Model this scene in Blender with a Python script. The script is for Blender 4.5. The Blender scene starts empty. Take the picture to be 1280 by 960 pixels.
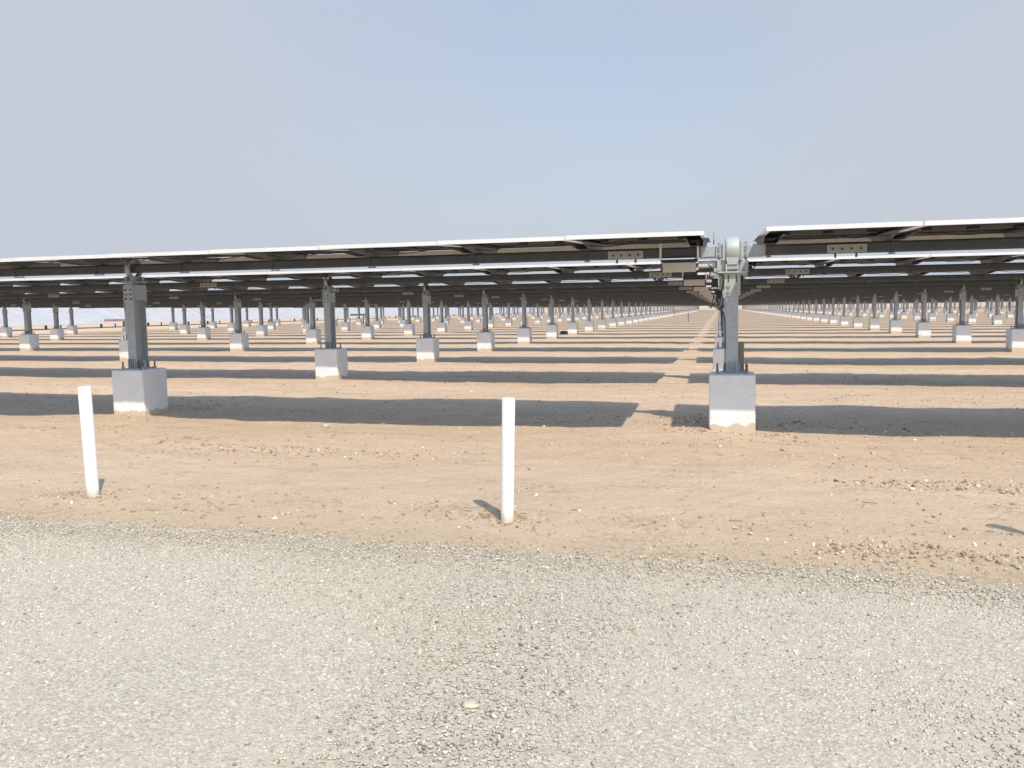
import bpy, math, random
import numpy as np
from mathutils import Matrix, Vector
random.seed(7); rng = np.random.default_rng(7)
R = math.radians
scene = bpy.context.scene
COL = scene.collection

# ------------------------------------------------------------------ measured layout (metres)
F_PX, CAM_H, YAW, PITCH, ROLL = 1000.7, 1.14, 0.2542, 0.0817, 0.018
CAM_X, CAM_Y = -0.117, -7.919
SY = 9.53                      # principal point offset, pixels of 1280
PITCH_Y = 4.7735               # distance between rows
COLSP = 8.08                   # post spacing along a row
FIRST_L, FIRST_R = 6.66, 7.02
TUBE_Z = 1.664
MOD = 1.150                    # module pitch
Y0, Y1 = -1.165, 0.625     # module reach before and behind the tube
GAP = 0.235
BLOCK_H, BLOCK_W = 0.508, 0.42
SLOPE = -0.0055
NROWS = 56
NMOD = 37
ROAD_Y = -4.30

# ------------------------------------------------------------------ noise and terrain
def _lat(ix, iy, seed):
    n = (ix * 374761393 + iy * 668265263 + seed * 974634541) & 0xFFFFFFFF
    n = ((n ^ (n >> 13)) * 1274126177) & 0xFFFFFFFF
    return ((n ^ (n >> 16)) & 0xFFFF) / 65535.0 * 2 - 1
def vnoise(x, y, seed=0):
    x = np.asarray(x, float); y = np.asarray(y, float)
    ix = np.floor(x).astype(np.int64); iy = np.floor(y).astype(np.int64)
    fx = x - ix; fy = y - iy
    fx = fx * fx * (3 - 2 * fx); fy = fy * fy * (3 - 2 * fy)
    a = _lat(ix, iy, seed); b = _lat(ix + 1, iy, seed); c = _lat(ix, iy + 1, seed); d = _lat(ix + 1, iy + 1, seed)
    return (a + (b - a) * fx) * (1 - fy) + (c + (d - c) * fx) * fy
def sstep(a, b, x):
    t = np.clip((x - a) / (b - a), 0, 1); return t * t * (3 - 2 * t)
def plane_z(x): return SLOPE * np.clip(x, -80, 80)
def road_edge(x):
    return ROAD_Y + 0.05 * vnoise(x * 0.8, x * 0 + 3, 5) + 0.035 * vnoise(x * 3.1, x * 0 + 9, 6)
def ground_z(x, y):
    x = np.asarray(x, float); y = np.asarray(y, float)
    far = 1 - sstep(14, 40, np.hypot(x, y))
    off = sstep(-4.35, -3.6, y)
    b = 0.014 * vnoise(x * 0.35, y * 0.5, 1) + 0.010 * vnoise(x * 0.9, y * 1.1, 2)
    b = b + far * (0.009 * vnoise(x * 2.7, y * 2.9, 3) + 0.005 * vnoise(x * 7, y * 7.5, 4) + 0.0035 * vnoise(x * 17, y * 18, 8))
    # the soil is heaped a little round each footing and between the rows
    b = b + 0.006 * np.sin((y / PITCH_Y) * 2 * np.pi - 1.3)
    ky = (y + 0.35 * PITCH_Y) // PITCH_Y
    dy = y - np.round(y / PITCH_Y) * PITCH_Y
    for cx in (0.0, -FIRST_L, -FIRST_L - COLSP, FIRST_R):
        d = np.hypot(x - cx, dy) * 1.0
        w = np.exp(-(d / 0.55) ** 2) * (y > -2)
        b = b * (1 - 0.8 * w) + 0.012 * w
    dip = -0.05 * np.exp(-((y + 0.15) / 0.75) ** 2) * (1 - 0.8 * np.exp(-((x + 0.7) / 0.9) ** 2)) * (1 - 0.8 * np.exp(-((x + 7.0) / 0.9) ** 2))
    k1 = y - PITCH_Y * np.clip(np.round(y / PITCH_Y), 1, 3)
    dip = dip - 0.025 * np.exp(-((k1 + 0.15) / 0.7) ** 2) * (y > 2)
    b = b + dip - 0.0025 * np.clip(y, 0, 20)
    b = b * off
    berm = 1.75 * sstep(275, 310, y) * (1 + 0.08 * vnoise(x * 0.02, y * 0.02, 41)) * (1 - sstep(420, 600, y))
    return plane_z(x) + b - 0.012 * (1 - off) + berm

# ------------------------------------------------------------------ materials
def new_mat(name):
    m = bpy.data.materials.new(name); m.use_nodes = True
    nt = m.node_tree; b = nt.nodes['Principled BSDF']
    return m, nt, b
def nd(nt, t, **kw):
    n = nt.nodes.new(t)
    for k, v in kw.items(): setattr(n, k, v)
    return n
def ramp(nt, src, stops, interp='LINEAR'):
    r = nd(nt, 'ShaderNodeValToRGB'); r.color_ramp.interpolation = interp
    e = r.color_ramp.elements
    while len(e) < len(stops): e.new(0.5)
    for i, (p, c) in enumerate(stops):
        e[i].position = p; e[i].color = (c[0], c[1], c[2], 1) if hasattr(c, '__len__') else (c, c, c, 1)
    nt.links.new(src, r.inputs[0]); return r.outputs[0]
def noise(nt, vec, scale, detail=4, rough=0.55, dist=0):
    n = nd(nt, 'ShaderNodeTexNoise'); n.inputs['Scale'].default_value = scale
    n.inputs['Detail'].default_value = detail; n.inputs['Roughness'].default_value = rough
    n.inputs['Distortion'].default_value = dist
    if vec is not None: nt.links.new(vec, n.inputs['Vector'])
    return n.outputs['Fac']
def mixc(nt, f, a, b, mode='MIX'):
    m = nd(nt, 'ShaderNodeMix', data_type='RGBA', blend_type=mode)
    for s, v in ((m.inputs[0], f), (m.inputs[6], a), (m.inputs[7], b)):
        if hasattr(v, 'links') or isinstance(v, bpy.types.NodeSocket): nt.links.new(v, s)
        else: s.default_value = v if not hasattr(v, '__len__') else (*v[:3], 1)
    return m.outputs[2]
def mth(nt, op, a, b=0.0, clamp=False):
    m = nd(nt, 'ShaderNodeMath', operation=op, use_clamp=clamp)
    for s, v in ((m.inputs[0], a), (m.inputs[1], b)):
        if isinstance(v, bpy.types.NodeSocket): nt.links.new(v, s)
        else: s.default_value = v
    return m.outputs[0]
def bump(nt, b, h, strength, dist):
    n = nd(nt, 'ShaderNodeBump'); n.inputs['Strength'].default_value = strength; n.inputs['Distance'].default_value = dist
    nt.links.new(h, n.inputs['Height']); nt.links.new(n.outputs[0], b.inputs['Normal'])
def objco(nt): return nd(nt, 'ShaderNodeTexCoord').outputs['Object']
def geopos(nt): return nd(nt, 'ShaderNodeNewGeometry').outputs['Position']

def simple(name, col, rough=0.5, metal=0.0, var=0.15, scale=8, spec=0.5, bmp=0.0):
    m, nt, b = new_mat(name)
    v = objco(nt)
    f = noise(nt, v, scale, 5, 0.6)
    lo = tuple(c * (1 - var) for c in col); hi = tuple(min(1, c * (1 + var)) for c in col)
    nt.links.new(ramp(nt, f, [(0.3, lo), (0.7, hi)]), b.inputs['Base Color'])
    nt.links.new(ramp(nt, noise(nt, v, scale * 3, 3), [(0.3, max(0, rough - 0.08)), (0.7, min(1, rough + 0.08))]), b.inputs['Roughness'])
    b.inputs['Metallic'].default_value = metal
    b.inputs['Specular IOR Level'].default_value = spec
    if bmp: bump(nt, b, noise(nt, v, scale * 6, 4), 0.5, bmp)
    return m

SAND_A, SAND_B, SAND_C = (0.585, 0.445, 0.308), (0.69, 0.535, 0.39), (0.50, 0.382, 0.262)
def mat_ground():
    m, nt, b = new_mat('sandy_soil')
    p = geopos(nt)
    mp = nd(nt, 'ShaderNodeMapping'); mp.inputs['Scale'].default_value = (0.55, 1.5, 1); nt.links.new(p, mp.inputs[0])
    n1 = noise(nt, mp.outputs[0], 0.5, 5, 0.6)
    n2 = noise(nt, mp.outputs[0], 3.5, 8, 0.72)
    n3 = noise(nt, p, 30, 6, 0.7)
    n4 = noise(nt, p, 150, 3, 0.6)
    c = mixc(nt, ramp(nt, n1, [(0.35, 0), (0.65, 1)]), SAND_A, SAND_B)
    c = mixc(nt, ramp(nt, n2, [(0.45, 0), (0.72, 0.8)]), c, SAND_C)
    c = mixc(nt, ramp(nt, n3, [(0.32, 0.55), (0.49, 0)]), c, (0.30, 0.23, 0.16))
    c = mixc(nt, ramp(nt, n3, [(0.60, 0), (0.78, 0.5)]), c, (0.74, 0.60, 0.44))
    c = mixc(nt, ramp(nt, n4, [(0.35, 0.3), (0.5, 0)]), c, (0.36, 0.27, 0.19))
    # greenish grey dust and fine gravel near the road shoulder
    sp = nd(nt, 'ShaderNodeSeparateXYZ'); nt.links.new(p, sp.inputs[0])
    y = sp.outputs['Y']
    yy = mth(nt, 'ADD', y, mth(nt, 'MULTIPLY', n2, 0.7))
    sh = nd(nt, 'ShaderNodeMapRange'); sh.inputs['From Min'].default_value = -3.1; sh.inputs['From Max'].default_value = -3.95
    nt.links.new(yy, sh.inputs[0])
    c = mixc(nt, mth(nt, 'MULTIPLY', sh.outputs[0], 0.75), c, (0.46, 0.375, 0.255))
    olive = nd(nt, 'ShaderNodeMapRange'); olive.inputs['From Min'].default_value = 1.5; olive.inputs['From Max'].default_value = -2.5
    nt.links.new(yy, olive.inputs[0])
    c = mixc(nt, mth(nt, 'MULTIPLY', olive.outputs[0], 0.35), c, (0.52, 0.405, 0.27))
    mp2 = nd(nt, 'ShaderNodeMapping'); mp2.inputs['Scale'].default_value = (1.0, 2.6, 1); nt.links.new(p, mp2.inputs[0])
    cl = mth(nt, 'MULTIPLY', ramp(nt, noise(nt, mp2.outputs[0], 1.1, 5, 0.6), [(0.50, 0), (0.62, 1)]), ramp(nt, noise(nt, p, 22, 6, 0.75), [(0.46, 0.0), (0.60, 0.75)]))
    c = mixc(nt, cl, c, (0.35, 0.275, 0.19))
    nt.links.new(c, b.inputs['Base Color'])
    b.inputs['Roughness'].default_value = 0.95; b.inputs['Specular IOR Level'].default_value = 0.15
    h = mth(nt, 'ADD', mth(nt, 'MULTIPLY', n3, 1.0), mth(nt, 'MULTIPLY', n4, 0.45))
    h = mth(nt, 'ADD', h, mth(nt, 'MULTIPLY', noise(nt, p, 9, 4), 1.2))
    bump(nt, b, h, 0.9, 0.018)
    return m
def mat_road():
    m, nt, b = new_mat('gravel_road')
    p = geopos(nt)
    wp = nd(nt, 'ShaderNodeMapping'); wp.inputs['Scale'].default_value = (1, 1, 0.2); nt.links.new(p, wp.inputs[0]); P = wp.outputs[0]
    def vor(s):
        v = nd(nt, 'ShaderNodeTexVoronoi'); v.inputs['Scale'].default_value = s; v.inputs['Randomness'].default_value = 1
        nt.links.new(P, v.inputs['Vector']); return v
    v1, v2 = vor(120), vor(210)
    def grey(v):
        s = nd(nt, 'ShaderNodeSeparateColor'); nt.links.new(v.outputs['Color'], s.inputs[0])
        return ramp(nt, s.outputs[0], [(0.0, (0.20, 0.185, 0.15)), (0.25, (0.34, 0.308, 0.24)), (0.6, (0.44, 0.402, 0.318)), (0.88, (0.52, 0.48, 0.385)), (1.0, (0.74, 0.70, 0.60))])
    c = mixc(nt, 0.45, grey(v1), grey(v2))
    patch = ramp(nt, noise(nt, p, 1.3, 5, 0.6, 0.4), [(0.42, 0.2), (0.66, 0.85)])
    c = mixc(nt, mth(nt, 'MULTIPLY', patch, 0.75), c, (0.455, 0.405, 0.315))
    sp = nd(nt, 'ShaderNodeSeparateXYZ'); nt.links.new(p, sp.inputs[0])
    yy = mth(nt, 'ADD', sp.outputs['Y'], mth(nt, 'MULTIPLY', noise(nt, p, 5, 5), 0.4))
    e = nd(nt, 'ShaderNodeMapRange'); e.inputs['From Min'].default_value = -4.45; e.inputs['From Max'].default_value = -4.0
    nt.links.new(yy, e.inputs[0])
    c = mixc(nt, mth(nt, 'MULTIPLY', e.outputs[0], 0.9), c, (0.47, 0.385, 0.27))
    nt.links.new(c, b.inputs['Base Color'])
    b.inputs['Roughness'].default_value = 0.9; b.inputs['Specular IOR Level'].default_value = 0.2
    h = mth(nt, 'ADD', mth(nt, 'MULTIPLY', v1.outputs['Distance'], -1.0), mth(nt, 'MULTIPLY', v2.outputs['Distance'], -0.6))
    h = mth(nt, 'ADD', h, mth(nt, 'MULTIPLY', noise(nt, p, 60, 4), 0.8))
    bump(nt, b, h, 0.4, 0.004)
    return m
def mat_stones(name, stops):
    m, nt, b = new_mat(name)
    at = nd(nt, 'ShaderNodeAttribute', attribute_name='tone')
    c = ramp(nt, at.outputs['Fac'], stops)
    c = mixc(nt, 0.25, c, ramp(nt, noise(nt, geopos(nt), 300, 3), [(0.3, 0.25), (0.7, 0.75)]), 'SOFT_LIGHT')
    nt.links.new(c, b.inputs['Base Color']); b.inputs['Roughness'].default_value = 0.85
    b.inputs['Specular IOR Level'].default_value = 0.25
    return m
def mat_concrete():
    m, nt, b = new_mat('painted_concrete')
    v = objco(nt); p = geopos(nt)
    oi = nd(nt, 'ShaderNodeObjectInfo')
    n1 = noise(nt, p, 5, 5, 0.6); n2 = noise(nt, p, 40, 4)
    c = mixc(nt, ramp(nt, n1, [(0.4, 0), (0.75, 1)]), (0.79, 0.84, 0.865), (0.73, 0.77, 0.79))
    c = mixc(nt, ramp(nt, n2, [(0.28, 0.6), (0.36, 0)]), c, (0.40, 0.40, 0.38))
    sp = nd(nt, 'ShaderNodeSeparateXYZ'); nt.links.new(v, sp.inputs[0])
    z = mth(nt, 'ADD', sp.outputs['Z'], mth(nt, 'MULTIPLY', mth(nt, 'SUBTRACT', noise(nt, p, 7, 5), 0.5), -0.16))
    d = nd(nt, 'ShaderNodeMapRange'); d.inputs['From Min'].default_value = 0.050; d.inputs['From Max'].default_value = 0.030
    nt.links.new(z, d.inputs[0])
    c = mixc(nt, mth(nt, 'MULTIPLY', d.outputs[0], 0.85), c, (0.56, 0.45, 0.32))
    nt.links.new(c, b.inputs['Base Color']); b.inputs['Roughness'].default_value = 0.85; b.inputs['Specular IOR Level'].default_value = 0.25
    bump(nt, b, mth(nt, 'ADD', n2, n1), 0.4, 0.006)
    return m
def mat_galv():
    m, nt, b = new_mat('galvanised_steel')
    v = objco(nt); p = geopos(nt)
    vo = nd(nt, 'ShaderNodeTexVoronoi'); vo.inputs['Scale'].default_value = 60; nt.links.new(p, vo.inputs['Vector'])
    s = nd(nt, 'ShaderNodeSeparateColor'); nt.links.new(vo.outputs['Color'], s.inputs[0])
    c = mixc(nt, s.outputs[0], (0.37, 0.425, 0.47), (0.44, 0.495, 0.54))
    mp = nd(nt, 'ShaderNodeMapping'); mp.inputs['Scale'].default_value = (9, 9, 1.2); nt.links.new(p, mp.inputs[0])
    c = mixc(nt, ramp(nt, noise(nt, mp.outputs[0], 2.5, 5), [(0.5, 0), (0.75, 0.5)]), c, (0.30, 0.32, 0.33))
    nt.links.new(c, b.inputs['Base Color']); b.inputs['Metallic'].default_value = 0.25
    nt.links.new(ramp(nt, s.outputs[1], [(0, 0.42), (1, 0.58)]), b.inputs['Roughness'])
    return m
def mat_back():
    # rear side of a module: dark cells in a grid behind glass
    m, nt, b = new_mat('module_cells')
    v = objco(nt)
    sp = nd(nt, 'ShaderNodeSeparateXYZ'); nt.links.new(v, sp.inputs[0])
    def lines(s, per, w):
        f = mth(nt, 'FRACT', mth(nt, 'DIVIDE', mth(nt, 'ADD', s, 40 * per), per))
        return mth(nt, 'LESS_THAN', f, w)
    g = mth(nt, 'MAXIMUM', lines(sp.outputs['X'], 0.189, 0.03), lines(sp.outputs['Y'], 0.0945, 0.04))
    c = mixc(nt, mth(nt, 'MULTIPLY', g, 0.6), (0.018, 0.022, 0.027), (0.055, 0.06, 0.064))
    c = mixc(nt, ramp(nt, noise(nt, geopos(nt), 3, 5), [(0.5, 0), (0.85, 0.25)]), c, (0.05, 0.047, 0.042))
    nt.links.new(c, b.inputs['Base Color']); b.inputs['Roughness'].default_value = 0.45
    b.inputs['Specular IOR Level'].default_value = 0.04
    return m
def mat_pale_glass():  # pale grey base colour, faintly mottled
    m, nt, b = new_mat('pale_module_glass')
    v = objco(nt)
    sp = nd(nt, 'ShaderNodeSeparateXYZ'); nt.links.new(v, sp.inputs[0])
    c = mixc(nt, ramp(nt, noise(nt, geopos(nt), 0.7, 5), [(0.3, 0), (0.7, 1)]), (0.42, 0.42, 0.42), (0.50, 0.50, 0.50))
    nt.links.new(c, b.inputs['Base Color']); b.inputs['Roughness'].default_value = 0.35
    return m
M = {}
M['ground'] = mat_ground(); M['road'] = mat_road(); M['concrete'] = mat_concrete(); M['galv'] = mat_galv()
M['cells'] = mat_back(); M['dusty'] = mat_pale_glass()  # last one: pale grey glass of the far left tables
M['alu'] = simple('anodised_aluminium', (0.80, 0.82, 0.83), 0.4, 0.15, 0.05, 5)
M['tube'] = simple('shade_dark_zinc_tube', (0.082, 0.094, 0.104), 0.6, 0.2, 0.18, 4)  # shade under the panels is put into this darkened zinc colour
M['darksteel'] = simple('dark_steel', (0.11, 0.115, 0.115), 0.5, 0.4, 0.2, 20)
M['splice'] = simple('bright_zinc_plate', (0.42, 0.43, 0.41), 0.5, 0.3, 0.1, 20)
M['black'] = simple('black_plastic', (0.018, 0.018, 0.02), 0.45, 0, 0.2, 30)
M['cable'] = simple('black_cable', (0.012, 0.012, 0.014), 0.5, 0, 0.1, 30)
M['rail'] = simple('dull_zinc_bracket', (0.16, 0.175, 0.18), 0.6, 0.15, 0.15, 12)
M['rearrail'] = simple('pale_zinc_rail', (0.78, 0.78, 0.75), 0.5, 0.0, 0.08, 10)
M['box'] = simple('beige_enclosure', (0.60, 0.58, 0.54), 0.5, 0, 0.06, 12)
M['housing'] = simple('pale_green_grey_paint', (0.42, 0.455, 0.44), 0.42, 0.1, 0.08, 18, bmp=0.001)
M['rust'] = simple('rusty_bolt', (0.20, 0.13, 0.085), 0.8, 0.3, 0.35, 60)
M['bolt'] = simple('zinc_bolt', (0.42, 0.43, 0.42), 0.4, 0.6, 0.15, 60)
M['duct'] = simple('sandy_grey_duct', (0.33, 0.29, 0.235), 0.7, 0, 0.12, 20)
M['rack'] = simple('rusty_red_beam', (0.40, 0.25, 0.22), 0.8, 0.1, 0.2, 5)
M['red'] = simple('red_tag', (0.35, 0.04, 0.05), 0.5, 0, 0.1, 20)
def mat_pvc():
    m, nt, b = new_mat('white_pvc')
    v = objco(nt); p = geopos(nt)
    c = mixc(nt, ramp(nt, noise(nt, v, 6, 5), [(0.4, 0), (0.8, 0.5)]), (0.82, 0.82, 0.80), (0.74, 0.73, 0.69))
    mp = nd(nt, 'ShaderNodeMapping'); mp.inputs['Scale'].default_value = (30, 30, 60); nt.links.new(v, mp.inputs[0])
    c = mixc(nt, ramp(nt, noise(nt, mp.outputs[0], 1.2, 3, 0.5), [(0.27, 0.8), (0.315, 0)]), c, (0.38, 0.36, 0.32))
    sp = nd(nt, 'ShaderNodeSeparateXYZ'); nt.links.new(v, sp.inputs[0])
    z = mth(nt, 'ADD', sp.outputs['Z'], mth(nt, 'MULTIPLY', mth(nt, 'SUBTRACT', noise(nt, v, 25, 4), 0.5), 0.09))
    d = nd(nt, 'ShaderNodeMapRange'); d.inputs['From Min'].default_value = 0.055; d.inputs['From Max'].default_value = 0.02
    nt.links.new(z, d.inputs[0])
    c = mixc(nt, mth(nt, 'MULTIPLY', d.outputs[0], 0.7), c, (0.52, 0.44, 0.32))
    nt.links.new(c, b.inputs['Base Color']); b.inputs['Roughness'].default_value = 0.45
    return m
M['pvc'] = mat_pvc()
M['bark'] = simple('bark', (0.12, 0.09, 0.06), 0.9, 0, 0.2, 3)
M['leaf'] = simple('foliage', (0.07, 0.10, 0.035), 0.8, 0, 0.5, 1.2)
M['twig'] = simple('dry_straw', (0.30, 0.22, 0.12), 0.9, 0, 0.35, 30)
M['dark_stone'] = simple('dark_clod', (0.11, 0.085, 0.06), 0.9, 0, 0.3, 30)
M['pale_stone'] = simple('pale_chunk', (0.56, 0.50, 0.36), 0.95, 0, 0.1, 40, bmp=0.003)

# ------------------------------------------------------------------ mesh helpers
class MB:
    def __init__(s): s.v = []; s.f = []; s.m = []; s.mats = []
    def mi(s, mat):
        if mat not in s.mats: s.mats.append(mat)
        return s.mats.index(mat)
    def add(s, vs, fs, mat):
        o = len(s.v); k = s.mi(mat); s.v += [tuple(v) for v in vs]
        for f in fs: s.f.append(tuple(i + o for i in f)); s.m.append(k)
        return s
    def merge(s, other, off=(0, 0, 0)):
        o = len(s.v); s.v += [(a + off[0], b + off[1], c + off[2]) for a, b, c in other.v]
        for f, k in zip(other.f, other.m): s.f.append(tuple(i + o for i in f)); s.m.append(s.mi(other.mats[k]))
        return s
    def box(s, x0, x1, y0, y1, z0, z1, mat, bev=0.0):
        if bev:
            # chamfered box: each corner split in three
            b = bev; vs = []; 
            xs, ys, zs = (x0, x1), (y0, y1), (z0, z1)
            idx = {}
            for i in (0, 1):
                for j in (0, 1):
                    for k in (0, 1):
                        sx, sy, sz = (1 - 2 * i), (1 - 2 * j), (1 - 2 * k)
                        for a in range(3):
                            v = [xs[i], ys[j], zs[k]]
                            for q, sg in enumerate((sx, sy, sz)):
                                if q != a: v[q] += sg * b
                            idx[i, j, k, a] = len(vs); vs.append(v)
            fs = []
            for a in range(3):
                o = [q for q in range(3) if q != a]
                for side in (0, 1):
                    l = []
                    for (p, q) in ((0, 0), (1, 0), (1, 1), (0, 1)):
                        c = [0, 0, 0]; c[a] = side; c[o[0]] = p; c[o[1]] = q
                        l.append(idx[c[0], c[1], c[2], a])
                    if (side == 1) == (a == 1): l = l[::-1]
                    fs.append(l)
            for a in range(3):   # edges running along axis a
                o = [q for q in range(3) if q != a]
                for p in (0, 1):
                    for q in (0, 1):
                        c0 = [0, 0, 0]; c1 = [0, 0, 0]; c1[a] = 1
                        for c in (c0, c1): c[o[0]] = p; c[o[1]] = q
                        fs.append([idx[(*c0, o[0])], idx[(*c1, o[0])], idx[(*c1, o[1])], idx[(*c0, o[1])]])
            for i in (0, 1):
                for j in (0, 1):
                    for k in (0, 1): fs.append([idx[i, j, k, a] for a in range(3)])
            return s.add(vs, fs, mat)
        vs = [(x, y, z) for x in (x0, x1) for y in (y0, y1) for z in (z0, z1)]
        fs = [(0, 1, 3, 2), (4, 6, 7, 5), (0, 4, 5, 1), (2, 3, 7, 6), (0, 2, 6, 4), (1, 5, 7, 3)]
        return s.add(vs, fs, mat)
    def prism(s, prof, axis, a0, a1, mat):
        # prof: list of (u,v); axis x -> (y,z) profile; y -> (x,z); z -> (x,y)
        n = len(prof)
        def pt(u, v, a): return {'x': (a, u, v), 'y': (u, a, v), 'z': (u, v, a)}[axis]
        vs = [pt(u, v, a0) for u, v in prof] + [pt(u, v, a1) for u, v in prof]
        fs = [(i, (i + 1) % n, n + (i + 1) % n, n + i) for i in range(n)] + [tuple(range(n))[::-1], tuple(range(n, 2 * n))]
        return s.add(vs, fs, mat)
    def cyl(s, c, r, h, axis, mat, n=12, r2=None):
        r2 = r if r2 is None else r2
        x, y, z = c; vs = []
        for rr, a in ((r, -h / 2), (r2, h / 2)):
            for i in range(n):
                t = 2 * math.pi * i / n + math.pi / n; u, v = rr * math.cos(t), rr * math.sin(t)
                vs.append({'x': (x + a, y + u, z + v), 'y': (x + u, y + a, z + v), 'z': (x + u, y + v, z + a)}[axis])
        fs = [(i, (i + 1) % n, n + (i + 1) % n, n + i) for i in range(n)] + [tuple(range(n))[::-1], tuple(range(n, 2 * n))]
        return s.add(vs, fs, mat)
    def tube(s, pts, r, mat, n=6):
        pts = [Vector(p) for p in pts]; base = len(s.v); vs = []; fs = []
        for i, p in enumerate(pts):
            d = (pts[min(i + 1, len(pts) - 1)] - pts[max(i - 1, 0)]).normalized()
            a = d.cross(Vector((0.3, 0.2, 1))).normalized() if abs(d.z) < 0.95 else d.cross(Vector((1, 0, 0))).normalized()
            b = d.cross(a)
            rr = r[i] if hasattr(r, '__len__') else r
            for k in range(n):
                t = 2 * math.pi * k / n; vs.append(p + a * (rr * math.cos(t)) + b * (rr * math.sin(t)))
        for i in range(len(pts) - 1):
            for k in range(n): fs.append((i * n + k, i * n + (k + 1) % n, (i + 1) * n + (k + 1) % n, (i + 1) * n + k))
        fs += [tuple(range(n))[::-1], tuple(range((len(pts) - 1) * n, len(pts) * n))]
        return s.add(vs, fs, mat)
    def mesh(s, name, smooth=False):
        me = bpy.data.meshes.new(name); me.from_pydata(s.v, [], s.f)
        for k in s.mats: me.materials.append(M[k])
        me.polygons.foreach_set('material_index', s.m)
        if smooth: me.polygons.foreach_set('use_smooth', [True] * len(s.f))
        me.update()
        import bmesh
        bm = bmesh.new(); bm.from_mesh(me); bmesh.ops.recalc_face_normals(bm, faces=bm.faces); bm.to_mesh(me); bm.free()
        return me
def link(name, me, parent=None, loc=(0, 0, 0), rot=(0, 0, 0)):
    o = bpy.data.objects.new(name, me); COL.objects.link(o)
    o.location = loc; o.rotation_euler = rot
    if parent: o.parent = parent
    return o
def obj(name, mb, parent=None, smooth=False, loc=(0, 0, 0)): return link(name, mb.mesh(name, smooth), parent, loc)
def tag(o, label=None, cat=None, group=None, kind=None):
    if label: o['label'] = label
    if cat: o['category'] = cat
    if group: o['group'] = group
    if kind: o['kind'] = kind
    return o
def empty(name, loc, rot=(0, 0, 0)):
    o = link(name, None, None, loc, rot); o.empty_display_size = 0.2; return o
def kids(o): return CH.get(o.name, [])
CH = {}
def scan(o):
    CH[o.name] = list(o.children)
    for c in o.children: scan(c)
def copy_tree(o, parent=None):
    c = o.copy(); COL.objects.link(c); c.parent = parent
    for ch in CH.get(o.name, []): copy_tree(ch, c)
    return c
ORD = ['', 'first', 'second', 'third', 'fourth', 'fifth', 'sixth', 'seventh', 'eighth', 'ninth', 'tenth', 'eleventh', 'twelfth']
def ordn(n):
    if n < len(ORD): return ORD[n]
    return str(n) + ('th' if 10 <= n % 100 <= 20 else {1: 'st', 2: 'nd', 3: 'rd'}.get(n % 10, 'th'))

# ------------------------------------------------------------------ ground and road
def grid_mesh(name, xs, ys, zf, mat):
    X, Y = np.meshgrid(xs, ys); Z = zf(X, Y)
    V = np.stack([X, Y, Z], -1).reshape(-1, 3)
    ny, nx = X.shape
    i = np.arange((ny - 1) * (nx - 1)); r, c = i // (nx - 1), i % (nx - 1); a = r * nx + c
    Fq = np.stack([a, a + 1, a + nx + 1, a + nx], -1)
    return np_mesh(name, V, Fq, mat, smooth=True)
def np_mesh(name, V, Fc, mat, smooth=False, tone=None):
    me = bpy.data.meshes.new(name); nf, k = Fc.shape
    me.vertices.add(len(V)); me.vertices.foreach_set('co', V.astype(np.float32).ravel())
    me.loops.add(nf * k); me.loops.foreach_set('vertex_index', Fc.astype(np.int32).ravel())
    me.polygons.add(nf); me.polygons.foreach_set('loop_start', np.arange(0, nf * k, k, dtype=np.int32))
    me.polygons.foreach_set('loop_total', np.full(nf, k, dtype=np.int32))
    if smooth: me.polygons.foreach_set('use_smooth', np.ones(nf, dtype=bool))
    me.materials.append(mat)
    if tone is not None:
        at = me.attributes.new('tone', 'FLOAT', 'FACE'); at.data.foreach_set('value', tone.astype(np.float32))
    me.update(); me.validate()
    return me
def spread(lo, hi, step, far, n):
    core = np.arange(lo, hi, step)
    g = np.geomspace(step * 1.3, far, n)
    return np.concatenate([(lo - np.cumsum(g))[::-1], core, core[-1] + np.cumsum(g)])
xs = spread(-13, 5, 0.055, 260, 42); ys = spread(-4.6, 9, 0.05, 260, 42)
tag(link('ground', grid_mesh('ground', xs, ys, ground_z, M['ground'])), kind='structure')
rx = spread(-9, 5, 0.08, 60, 24); t = np.linspace(0, 1, 60)
def road_mesh():
    X, T = np.meshgrid(rx, t); Y = -15 + (road_edge(X) + 15) * T ** 0.6
    Z = plane_z(X) + 0.006 * vnoise(X * 1.2, Y * 1.2, 11) * (1 - T ** 6) - 0.012 * T ** 40
    V = np.stack([X, Y, Z], -1).reshape(-1, 3); ny, nx = X.shape
    i = np.arange((ny - 1) * (nx - 1)); r, c = i // (nx - 1), i % (nx - 1); a = r * nx + c
    return np_mesh('gravel_road', V, np.stack([a, a + 1, a + nx + 1, a + nx], -1), M['road'], True)
tag(link('gravel_road', road_mesh()), kind='structure')

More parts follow.
